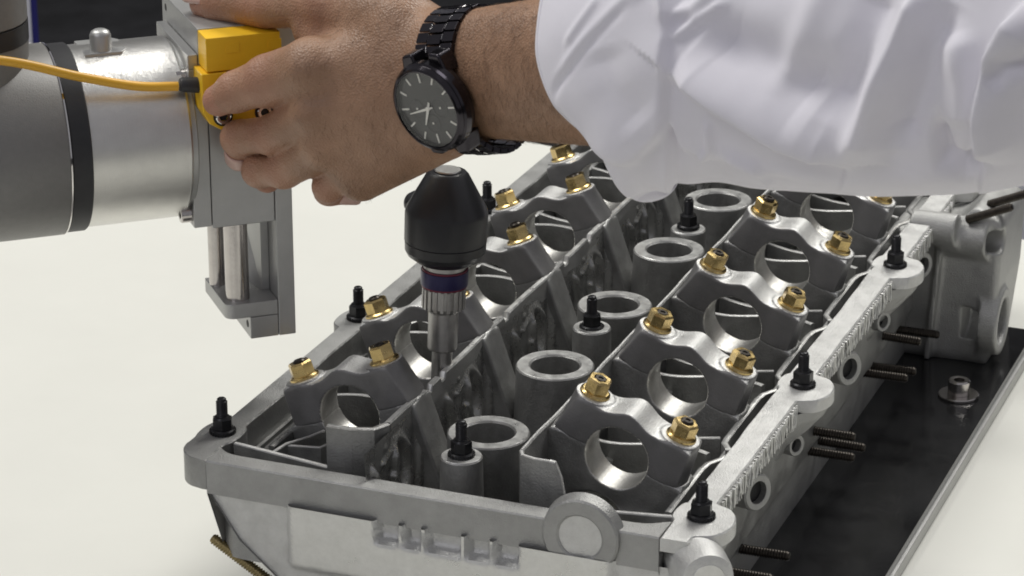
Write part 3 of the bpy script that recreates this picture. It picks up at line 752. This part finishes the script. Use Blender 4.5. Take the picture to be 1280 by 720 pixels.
def hand_sdf(X, Y, Z):
    P = (X, Y, Z)
    fore = ell(P, wr0, wr0+AA*150, None, None, (31, 22), (41, 35))
    # palm: metacarpal fan
    c_i = at(540, 62, 1394); c_m = at(540, 92, 1390); c_r = at(542, 122, 1392); c_l = at(546, 150, 1398)
    palm = rc(P, c_i, PTS['index'][0][0], 17, 13.0)
    for c_, f_ in ((c_m,'middle'),(c_r,'ring'),(c_l,'little')):
        palm = smin(palm, rc(P, c_, PTS[f_][0][0], 17, 12.5), 9)
    # fleshy inner side, thenar and hypothenar
    palm = smin(palm, rc(P, at(535,60,1412), at(430,45,1440), 19, 15), 12)
    palm = smin(palm, rc(P, at(545,150,1412), at(452,222,1436), 20, 11.5), 12)
    palm = smin(palm, rc(P, at(530,110,1414), at(425,140,1444), 18, 14), 10)
    d = smin(fore, palm, 16)
    for k_, c_ in (('index', c_i), ('middle', c_m), ('ring', c_r), ('little', c_l)):      # tendons
        dz_ = camdir(-.45,-.1,.88); j_ = PTS[k_][0]
        d = smin(d, rc(P, c_*.7+j_[0]*.3+dz_*8, j_[0]+dz_*(j_[1]-2.2), 1.6, 2.6), 3.5)
    # thumb with its web
    T = PTS['thumb']
    th = rc(P, T[0][0], T[1][0], T[0][1]+2, T[1][1]+1)
    th = smin(th, rc(P, T[1][0], T[2][0], T[1][1], T[2][1]), 4)
    th = smin(th, rc(P, T[2][0], T[3][0], T[2][1], T[3][1]), 3)
    th = smin(th, rc(P, T[3][0], T[4][0], T[3][1], T[4][1]), 2)
    c_ = T[2][0]; dv = T[3][0]-T[1][0]; dv = dv/np.linalg.norm(dv); t_ = (X-c_[0])*dv[0]+(Y-c_[1])*dv[1]+(Z-c_[2])*dv[2]
    th = th+.6*np.exp(-(np.abs(t_)/12)**4)*(np.exp(-(t_/.9)**2)+.8*np.exp(-((t_-3.4)/.8)**2)+.8*np.exp(-((t_+3.2)/.8)**2)+.6*np.exp(-((t_+6.6)/.8)**2))
    th = smin(th, rc(P, at(388,40,1438), at(440,62,1424), 8.5, 14), 6)
    d = smin(d, th, 9)
    fing = None
    for k in ('index','middle','ring','little'):
        J = PTS[k]; f_ = None
        for i in range(3):
            a, b_ = J[i], J[i+1]
            s_ = rc(P, a[0], b_[0], a[1]-(0.6 if i else 0), b_[1])
            f_ = s_ if f_ is None else smin(f_, s_, 2.5)
        # knuckle swellings
        for i in (1, 2):
            c_ = J[i][0]+NN*1.2; f_ = smin(f_, np.sqrt((X-c_[0])**2+(Y-c_[1])**2+(Z-c_[2])**2)-(J[i][1]*0.93), 3)
        for i, amp in ((1, .55), (2, .45)):         # skin creases across the joints
            c_ = J[i][0]; dv = J[i+1][0]-J[i-1][0]; dv = dv/np.linalg.norm(dv)
            t_ = (X-c_[0])*dv[0]+(Y-c_[1])*dv[1]+(Z-c_[2])*dv[2]
            rr_ = np.sqrt((X-c_[0])**2+(Y-c_[1])**2+(Z-c_[2])**2)
            f_ = f_+amp*np.exp(-(rr_/(J[i][1]*1.25))**4)*(np.exp(-(t_/.8)**2)+.7*np.exp(-((t_-2.6)/.7)**2)+.7*np.exp(-((t_+2.6)/.7)**2))
        d = smin(d, f_, 3.0 if fing is None else 1.3); fing = True
    # metacarpal heads and faint tendons on the back of the hand
    for k in ('index','middle','ring','little'):
        c_ = PTS[k][0][0]+camdir(-.4,.1,.9)*4.5
        d = smin(d, np.sqrt((X-c_[0])**2+(Y-c_[1])**2+(Z-c_[2])**2)-(PTS[k][0][1]-2.6), 7)
    return d
allp = np.array([p for v in PTS.values() for p, r in v]+[wr0, wr0+AA*150])
lo = allp.min(0)-np.array([30,34,40]); hi = allp.max(0)+np.array([30,34,40])
V_, F_ = surfnet(hand_sdf, lo, hi, 1.15)
far = (V_-wr0)@AA
V_ = V_-PO
def smooth_mesh(V, F, it=2):
    n = len(V)
    for _ in range(it):
        acc = np.zeros_like(V); cnt = np.zeros(n)
        for i in range(4):
            a, b_ = F[:, i], F[:, (i+1) % 4]
            for c in range(3):
                acc[:, c] += np.bincount(a, V[b_, c], n)+np.bincount(b_, V[a, c], n)
            cnt += np.bincount(a, minlength=n)+np.bincount(b_, minlength=n)
        V = 0.5*V+0.5*acc/np.maximum(cnt, 1)[:, None]
    return V
V_ = smooth_mesh(V_, F_, 2)
def skin_material():
    Mx = mat('skin', (0.36, 0.215, 0.145), 0.46, 0, 0, sss=0.06)
    N = Mx.node_tree.nodes; L = Mx.node_tree.links; p = N['Principled BSDF']
    tc = N.new('ShaderNodeTexCoord')
    n = N.new('ShaderNodeTexNoise'); n.inputs['Scale'].default_value = 38; n.inputs['Detail'].default_value = 6; L.new(tc.outputs['Object'], n.inputs['Vector'])
    cr = N.new('ShaderNodeValToRGB'); e = cr.color_ramp.elements; e[0].position = .3; e[0].color = (0.255,0.142,0.083,1); e[1].position = .72; e[1].color = (0.40,0.235,0.145,1)
    L.new(n.outputs['Fac'], cr.inputs[0])
    at_ = N.new('ShaderNodeAttribute'); at_.attribute_name = 'rosy'
    mx = N.new('ShaderNodeMix'); mx.data_type = 'RGBA'; mx.inputs[7].default_value = (0.50, 0.225, 0.155, 1)
    L.new(at_.outputs['Fac'], mx.inputs[0]); L.new(cr.outputs[0], mx.inputs[6]); L.new(mx.outputs[2], p.inputs['Base Color'])
    v = N.new('ShaderNodeTexVoronoi'); v.inputs['Scale'].default_value = 900; L.new(tc.outputs['Object'], v.inputs['Vector'])
    n2 = N.new('ShaderNodeTexNoise'); n2.inputs['Scale'].default_value = 130; n2.inputs['Detail'].default_value = 6; L.new(tc.outputs['Object'], n2.inputs['Vector'])
    ad = N.new('ShaderNodeMath'); ad.operation = 'MULTIPLY_ADD'; ad.inputs[1].default_value = 0.35; L.new(v.outputs['Distance'], ad.inputs[0]); L.new(n2.outputs['Fac'], ad.inputs[2])
    b = N.new('ShaderNodeBump'); b.inputs['Strength'].default_value = .8; b.inputs['Distance'].default_value = .0011; L.new(ad.outputs[0], b.inputs['Height']); L.new(b.outputs[0], p.inputs['Normal'])
    return Mx
M['skin'] = skin_material()
M['nail'] = mat('fingernail', (0.55, 0.36, 0.30), 0.28)
hm = mesh_np('hand_and_forearm', V_, F_, ['skin'])
ros = np.zeros(len(V_))
for k, v in PTS.items():
    for i, (p, r) in enumerate(v):
        if i == 0: continue
        dd = np.linalg.norm(V_+PO-p, axis=1)
        ros = np.maximum(ros, np.exp(-(dd/(r*1.25))**2)*(1.0 if i >= len(v)-1 else 0.55))
A_ = hm.attributes.new('rosy', 'FLOAT', 'POINT'); A_.data.foreach_set('value', ros.astype(np.float32))
body = link('hand_and_forearm', hm, person)
# fine hair on the forearm and the back of the hand
def hair():
    q = MB(); c = V_[F_].mean(1)+PO; e1 = V_[F_[:,1]]-V_[F_[:,0]]; e2 = V_[F_[:,3]]-V_[F_[:,0]]
    nn = np.cross(e1, e2); nn /= np.linalg.norm(nn, axis=1)[:, None]+1e-9
    t = (c-wr0)@AA; facing = nn@(-FW)
    ok = (facing > -.1) & (((t > 4) & (t < 110)) | ((t > -75) & (t < -16) & (nn@NN > .2)))
    w = np.where(t > 0, 1.0, 0.28)*ok; w /= w.sum()
    for k in rng.choice(len(c), 2600, p=w):
        p0 = c[k]-PO; n_ = nn[k]; d = -WD*rng.uniform(.5,1.1)+AA*rng.normal(-.3,.35); d -= (d@n_)*n_; d /= np.linalg.norm(d)
        L_ = rng.uniform(3.5, 8.5); x = np.cross(n_, d); r = .045; P3 = []
        for s_ in (0, .4, .8, 1.0):
            P3.append(p0+d*L_*s_+n_*(L_*(.22*s_-.16*s_*s_)+.05)+x*.8*s_*s_*rng.normal(0,.3))
        vs = []; 
        for i, pt in enumerate(P3):
            rr = r*(1-.75*i/3); vs += [pt+x*rr, pt-x*rr*.5+n_*rr*.86, pt-x*rr*.5-n_*rr*.86]
        q.add(vs, [(3*i+j, 3*i+(j+1)%3, 3*i+3+(j+1)%3, 3*i+3+j) for i in range(3) for j in range(3)])
    return q
M['hair'] = mat('arm_hair', (0.13, 0.075, 0.04), 0.5)
ah = link('arm_hair', hair().mesh('arm_hair', ['hair'], False), person); ah['kind'] = 'stuff'
# nails
def nail(k, out, w=5.2, l=6.5):
    (p1, r1), (p0, r0) = PTS[k][-1], PTS[k][-2]
    d = p1-p0; d /= np.linalg.norm(d); n = out-(out@d)*d; n /= np.linalg.norm(n); x = np.cross(d, n)
    c = p1-PO+d*1.5; rr = (r1+r0)/2+0.1; P = []
    for u in np.linspace(-1, 1, 9):
        row = []
        for t in np.linspace(-1, 1, 9):
            ang = u*0.72; ww = 1-0.18*t*t*(t > 0)
            row.append(c+d*(t*l-.5*l*u*u*(.25))+ (n*math.cos(ang*ww)+x*math.sin(ang*ww))*(rr+.25-0.5*(abs(t)>.95)))
        P.append(row)
    q = MB(); q.grid(np.array(P), 0); mm = q.mesh('fingernail', ['nail'], True, 80)
    o = link('fingernail', mm, person); s_ = o.modifiers.new('s', 'SOLIDIFY'); s_.thickness = .0006; s_.offset = 0
nail('middle', camdir(-.45,-.75,.45), 5.2, 5.5); nail('little', camdir(.1,-.3,.95), 4, 5); nail('thumb', camdir(-.3,.5,.8), 6, 7)

# --- sleeve
def sleeve():
    # centre line: (px, py, depth, half height, half depth)
    K_ = [(752,64,1316,52,44),(800,62,1300,57,48),(870,58,1280,63,52),(960,58,1258,64,54),(1080,54,1226,64,57),(1200,50,1192,63,60),(1330,30,1160,62,62),(1500,0,1118,66,66),(1750,-30,1060,76,72)]
    nu, nv = 430, 300
    ks = np.linspace(0, len(K_)-1, nu)
    Kc = np.array(K_, float)
    def cr(t):
        i = int(min(max(math.floor(t), 0), len(K_)-2)); f = t-i
        p = [Kc[min(max(i+j, 0), len(K_)-1)] for j in (-1,0,1,2)]
        return .5*(2*p[1]+(-p[0]+p[2])*f+(2*p[0]-5*p[1]+4*p[2]-p[3])*f*f+(-p[0]+3*p[1]-3*p[2]+p[3])*f**3)
    C_ = np.array([cr(t) for t in ks]); cen = np.array([at(*c[:3]) for c in C_])
    tan = np.gradient(cen, axis=0); tan /= np.linalg.norm(tan, axis=1)[:, None]
    up = UP[None]-(tan@UP)[:, None]*tan; up /= np.linalg.norm(up, axis=1)[:, None]
    fr = np.cross(up, tan)                              # towards the camera side
    if (fr@(-FW)).mean() < 0: fr = -fr
    th = np.linspace(0, 2*np.pi, nv)
    ct, st = np.cos(th)[None, :, None], np.sin(th)[None, :, None]
    base = cen[:, None]+fr[:, None]*ct*C_[:, 4][:, None, None]+up[:, None]*st*C_[:, 3][:, None, None]
    nrm = fr[:, None]*ct*C_[:, 3][:, None, None]+up[:, None]*st*C_[:, 4][:, None, None]; nrm /= np.linalg.norm(nrm, axis=2)[..., None]
    rel = base-CAM; dep = rel@FW; px = 640+FPX*(rel@RT)/dep; py = 360-FPX*(rel@UP)/dep
    front = np.clip((nrm@(-FW))*3+.4, 0, 1)
    h = np.zeros(px.shape)
    def ridge(pts, w, hh, w2=None):                     # w above / w2 below the polyline
        nonlocal h
        w2 = w2 or w; best = np.full(px.shape, 1e9); sg = np.zeros(px.shape); tt = np.zeros(px.shape); n = len(pts)-1
        for i in range(n):
            (x0,y0),(x1,y1) = pts[i], pts[i+1]; dx, dy = x1-x0, y1-y0; L2 = dx*dx+dy*dy
            t = np.clip(((px-x0)*dx+(py-y0)*dy)/L2, 0, 1); d = np.hypot(px-x0-t*dx, py-y0-t*dy)
            s_ = (px-x0)*dy-(py-y0)*dx
            m_ = d < best; best = np.where(m_, d, best); sg = np.where(m_, s_, sg); tt = np.where(m_, (i+t)/n, tt)
        ww = np.where(sg > 0, w, w2)
        taper = np.clip(tt*5+.25, 0, 1)*np.clip((1-tt)*5+.25, 0, 1)
        h = h+hh*np.exp(-(best/ww)**2*1.1)*taper
    # broad folds first, then the crisp ones
    ridge([(842,86),(900,124),(985,170),(1066,194)], 40, 9.0, 10)
    ridge([(880,40),(960,85),(1030,120)], 42, -6.5)
    ridge([(1066,194),(1084,150),(1104,100),(1134,40),(1164,-20)], 16, 7.5, 30)
    ridge([(1036,150),(1060,90),(1085,30),(1100,-20)], 24, -6)
    ridge([(965,120),(995,60),(1025,0),(1040,-30)], 20, 3.0)
    ridge([(1120,190),(1136,130),(1156,60),(1184,0)], 26, -7)
    ridge([(1228,200),(1234,130),(1250,66),(1292,4)], 9, 10, 40)
    ridge([(1168,150),(1182,200),(1206,210),(1228,200)], 12, -7)
    ridge([(1190,40),(1204,100),(1208,160)], 22, 4)
    ridge([(1250,96),(1266,78),(1310,72)], 12, -4)
    ridge([(900,216),(980,222),(1080,226),(1210,220)], 18, 2.5)
    ridge([(836,-30),(842,18),(866,12),(905,-20)], 10, 3)
    ridge([(842,50),(870,26),(908,2)], 7, 2.4)
    ridge([(686,116),(720,84),(756,44),(800,4)], 6, -1.6)
    ridge([(700,100),(745,50),(790,8),(830,-20)], 8, 1.6)
    ridge([(716,58),(740,26),(760,0)], 5, 1.2)
    ridge([(760,60),(776,110),(812,150)], 26, -2.2)
    ridge([(884,150),(888,186),(874,204)], 6, 2.0)
    ridge([(905,190),(945,206),(968,236)], 8, 2.4)
    sg_ = lambda v: 1/(1+np.exp(-np.clip(v, -40, 40)))
    edge = np.interp(px, [640,690,715,745,790,802,826,838,850,880,905,960,1010], [120,136,158,178,193,192,170,158,190,203,205,214,222])
    h = h-5*sg_((py-edge)/2.6)*sg_((px-690)/8)*sg_((985-px)/22)           # the lower layer of the turned-back cuff
    hem = np.abs((np.arange(nu)/nu*(len(K_)-1))[:,None]-.16)+0*px
    h = h-.9*np.exp(-(hem/.018)**2)                                         # stitched hem line
    # cuff: its free edge stands proud of the sleeve behind it
    step = 1/(1+np.exp((px-838-3*np.sin(py*.03))/1.8)); h = h+4.8*step*np.clip((px-600)/70,0,1)
    # the loose lower edge droops and wanders
    shear = (27*np.clip(-st[...,0],0,1)**1.8+7)*np.exp(-(np.arange(nu)/nu/0.10)**2)[:,None]
    low = np.clip(-st[...,0], 0, 1)**3+0*px
    h = h+low*(11*np.exp(-((px-770)/36)**2)+2.5*np.exp(-((px-935)/45)**2)+3.5*np.exp(-((px-850)/38)**2)-.8)
    r2 = np.sin(px*.045+py*.02)*np.sin(py*.06-px*.01)*0.5
    h = 1.3*h*np.maximum(front, low)+r2
    P = base+nrm*h[..., None]+tan[:,None]*shear[...,None]
    # turned-in lip at the cuff opening
    inner = P[:1]-nrm[:1]*2.0; inner2 = cen[10][None, None]+(P[10:11]-cen[10][None, None])*0.93; inner3 = cen[60][None,None]+(P[60:61]-cen[60][None,None])*.9
    P = np.concatenate([inner3, inner2, inner, P[:1]-tan[:1][:,None]*0.6, P], 0)
    return P
P = sleeve()-PO
q = MB(); q.grid(P, 0)
M['shirt'] = mat('white_cotton_shirt', (0.83, 0.81, 0.865), 0.85, 0, 0.35, 2600, 0.02, 60, bdist=0.0002)
M['shirt'].node_tree.nodes['Principled BSDF'].inputs['Sheen Weight'].default_value = 0.15
sl_me = q.mesh('shirt_sleeve', ['shirt'], True, 180)
bm = bmesh.new(); bm.from_mesh(sl_me); bmesh.ops.recalc_face_normals(bm, faces=bm.faces); bm.to_mesh(sl_me); bm.free()
link('shirt_sleeve', sl_me, person)

# ================================================================== WRISTWATCH
WC = wr0+AA*1.5-WD*2.8
watch = thing('wristwatch', 'black steel wristwatch with round dark dial and link bracelet worn on the bare wrist', 'watch', WC)
rw, rn = 33.2, 24.6                                    # bracelet ellipse half axes
M['watchblack'] = mat('black_plated_steel', (0.05, 0.046, 0.052), 0.14, 0.9, 0.05, 900, 0.1, 300)
M['dial'] = mat('dark_dial', (0.012, 0.012, 0.013), 0.35)
M['index'] = mat('pale_index_paint', (0.75, 0.73, 0.66), 0.35)
M['crystal'] = mat('watch_crystal', (0.03, 0.03, 0.032), 0.04, 0, coat=0)
nt = M['crystal'].node_tree; nt.nodes.clear()
_o = nt.nodes.new('ShaderNodeOutputMaterial'); _m = nt.nodes.new('ShaderNodeMixShader'); _t = nt.nodes.new('ShaderNodeBsdfTransparent'); _g = nt.nodes.new('ShaderNodeBsdfGlossy'); _f = nt.nodes.new('ShaderNodeFresnel')
_g.inputs['Roughness'].default_value = 0.03; _f.inputs['IOR'].default_value = 1.75
_m.inputs[0].default_value = 0.065; nt.links.new(_t.outputs[0], _m.inputs[1]); nt.links.new(_g.outputs[0], _m.inputs[2]); nt.links.new(_m.outputs[0], _o.inputs[0])
na = 34
for k in range(na):
    a = 2*math.pi*(k+.5)/na
    if math.sin(a) > 0.80: continue                     # under the case
    def e(a, off): return WD*math.cos(a)*(rw+off)+NN*math.sin(a)*(rn+off)
    nrm = WD*math.cos(a)/rw+NN*math.sin(a)/rn; nrm /= np.linalg.norm(nrm); tg = np.cross(AA, nrm)
    L_ = np.linalg.norm(e(a+math.pi/na, 0)-e(a-math.pi/na, 0))
    T = T_(e(a, 0), AA, tg, nrm); q = MB()
    for (x0, x1, sh, hh) in ((-11.8,-4.9,0,3.0),(-4.3,4.3,.5,3.3),(4.9,11.8,0,3.0)):
        o_ = sh*L_*.5
        q.box(x0, x1, -L_*.47+o_, L_*.47+o_, 0.2, hh, 0, T)
    for xx in (-4.6, 4.6): q.box(xx-.22, xx+.22, -L_*.3, L_*.3, 0.8, 3.1, 1, T)
    link('bracelet_link', q.mesh('bracelet_link', ['watchblack','chrome'], False), watch, 0.45)
CO = NN*(rn+1.0); TW = T_(CO, AA, WD, NN)             # case: x towards the arm, y towards the little finger side, z outwards
# turn so that twelve points up and to the left as worn
th0 = math.radians(0)
def wl(name, prof, m_, seg=72, parent=None, ang=20, T=TW):
    q = MB(); q.lathe(prof, seg, 0, T); return link(name, q.mesh(name, [m_], True, ang), parent or watch)
wl('case', [(0,-3),(17,-3),(21,.5),(22.2,4),(22.0,7.2),(21.0,8.2),(0,8.2)], 'watchblack')
q = MB(); q.lathe([(18.6,8.3),(21.2,8.3),(21.4,8.9),(20.3,10.4),(19.2,10.9),(18.6,10.7)], 72, 0, TW, close=True); link('bezel', q.mesh('bezel', ['watchblack'], True, 20), watch)
for k in range(0): pass
dl = wl('dial', [(0,8.35),(18.5,8.35),(18.5,8.6),(0,8.6)], 'dial')
q = MB(); q.add([(18.55*math.cos(2*math.pi*k/72), 18.55*math.sin(2*math.pi*k/72), 10.5) for k in range(72)], [tuple(range(72))], 0, TW); link('crystal', q.mesh('crystal', ['crystal'], False), watch)
for sx in (-1, 1):
    for sy in (-1, 1):
        q = MB(); q.prism([(sx*3.5, sy*17), (sx*14.5, sy*14.5), (sx*12.3, sy*24.5), (sx*5, sy*25.5)][::(1 if sx*sy > 0 else -1)], -5.5, 4.6, 0, TW)
        link('lug', q.mesh('lug', ['watchblack'], False), watch, 1.6)
wl('crown', [(0,19.8),(3.2,19.8),(3.4,20.4),(3.4,23.0),(2.9,23.6),(0,23.6)], 'watchblack', 24, T=T_(CO+NN*3.6, WD, NN, -AA))
for dy in (-9, 9):
    wl('pusher', [(0,18.4),(1.7,18.4),(1.9,21.6),(0,22.0)], 'watchblack', 20, T=T_(CO+NN*3.6+WD*dy*.95, WD, NN, -AA))
for k in range(12):
    a = 2*math.pi*k/12; L_ = 3.9 if k % 3 else 4.6; q = MB()
    q.box(-.4, .4, 17.4-L_, 17.4, 8.62, 9.0, 0, lambda v, a=a: TW(np.array([v[0]*math.cos(a)-v[1]*math.sin(a), v[0]*math.sin(a)+v[1]*math.cos(a), v[2]])))
    link('hour_marker', q.mesh('hour_marker', ['index'], False), dl)
for (sx, sy) in ((-7.5,0),(7.5,0),(0,-7.5)):
    q = MB(); T = lambda v, sx=sx, sy=sy: TW(np.array([sx+v[0], sy+v[1], v[2]]))
    q.lathe([(4.4,8.62),(4.6,8.62),(4.6,8.70),(4.4,8.70)], 32, 0, T, close=True); q.lathe([(0,8.62),(.55,8.62),(.55,8.95),(0,8.95)], 12, 1, T)
    link('subdial', q.mesh('subdial', ['watchblack','index'], True, 30), dl)
def hand_(ang, L_, w, z, name):
    q = MB(); a = math.radians(ang)
    q.prism([(-w*.6,-3.5),(w*.6,-3.5),(w,L_*.2),(w*.35,L_),(-w*.35,L_),(-w,L_*.2)], z, z+.25, 0, lambda v: TW(np.array([v[0]*math.cos(a)-v[1]*math.sin(a), v[0]*math.sin(a)+v[1]*math.cos(a), v[2]])))
    link(name, q.mesh(name, ['index'], False), dl)
hand_(150, 9.2, .75, 9.1, 'hour_hand'); hand_(100, 12.5, .6, 9.45, 'minute_hand')
wl('hand_hub', [(0,9.0),(1.1,9.0),(1.1,9.85),(0,9.85)], 'index', 20, dl)
# buckle-side and pale background panels
pl_ = thing('display_panel', 'pale panel with blue edge standing far back at the left behind the robot wrist', 'panel', (0,0,-850))
def far_panel():
    p0 = at(-60, 0, 3400); p1 = at(37.5, 0, 3400); p2 = at(40.5, 0, 3400)
    return p0, p1, p2
p0, p1, p2 = far_panel()
for nm, a, b_, mm in (('face_board', p0, p1, 'panelwhite'), ('edge_trim', p1, p2, 'panelblue')):
    d = RT; q = MB(); L_ = (b_-a)@RT
    q.box(0.2, L_-.2, 0, 30, 0, 1900, 0, T_((a[0], a[1], 0), RT, (-RT[1], RT[0], 0), (0,0,1)))
    link(nm, q.mesh(nm, [mm], False), pl_)

cb = thing('cabinet', 'pale lilac white cabinet behind the table at the far right edge of the photo', 'cabinet', (250, 1000, -850))
q = MB(); q.box(-190, 170, -200, 100, 0, 800); link('carcass', q.mesh('carcass', ['panelwhite'], False), cb, 2)
q = MB(); q.box(-192, 172, -204, 102, 800.5, 820); link('cabinet_top', q.mesh('cabinet_top', ['panelwhite'], False), cb, 2)
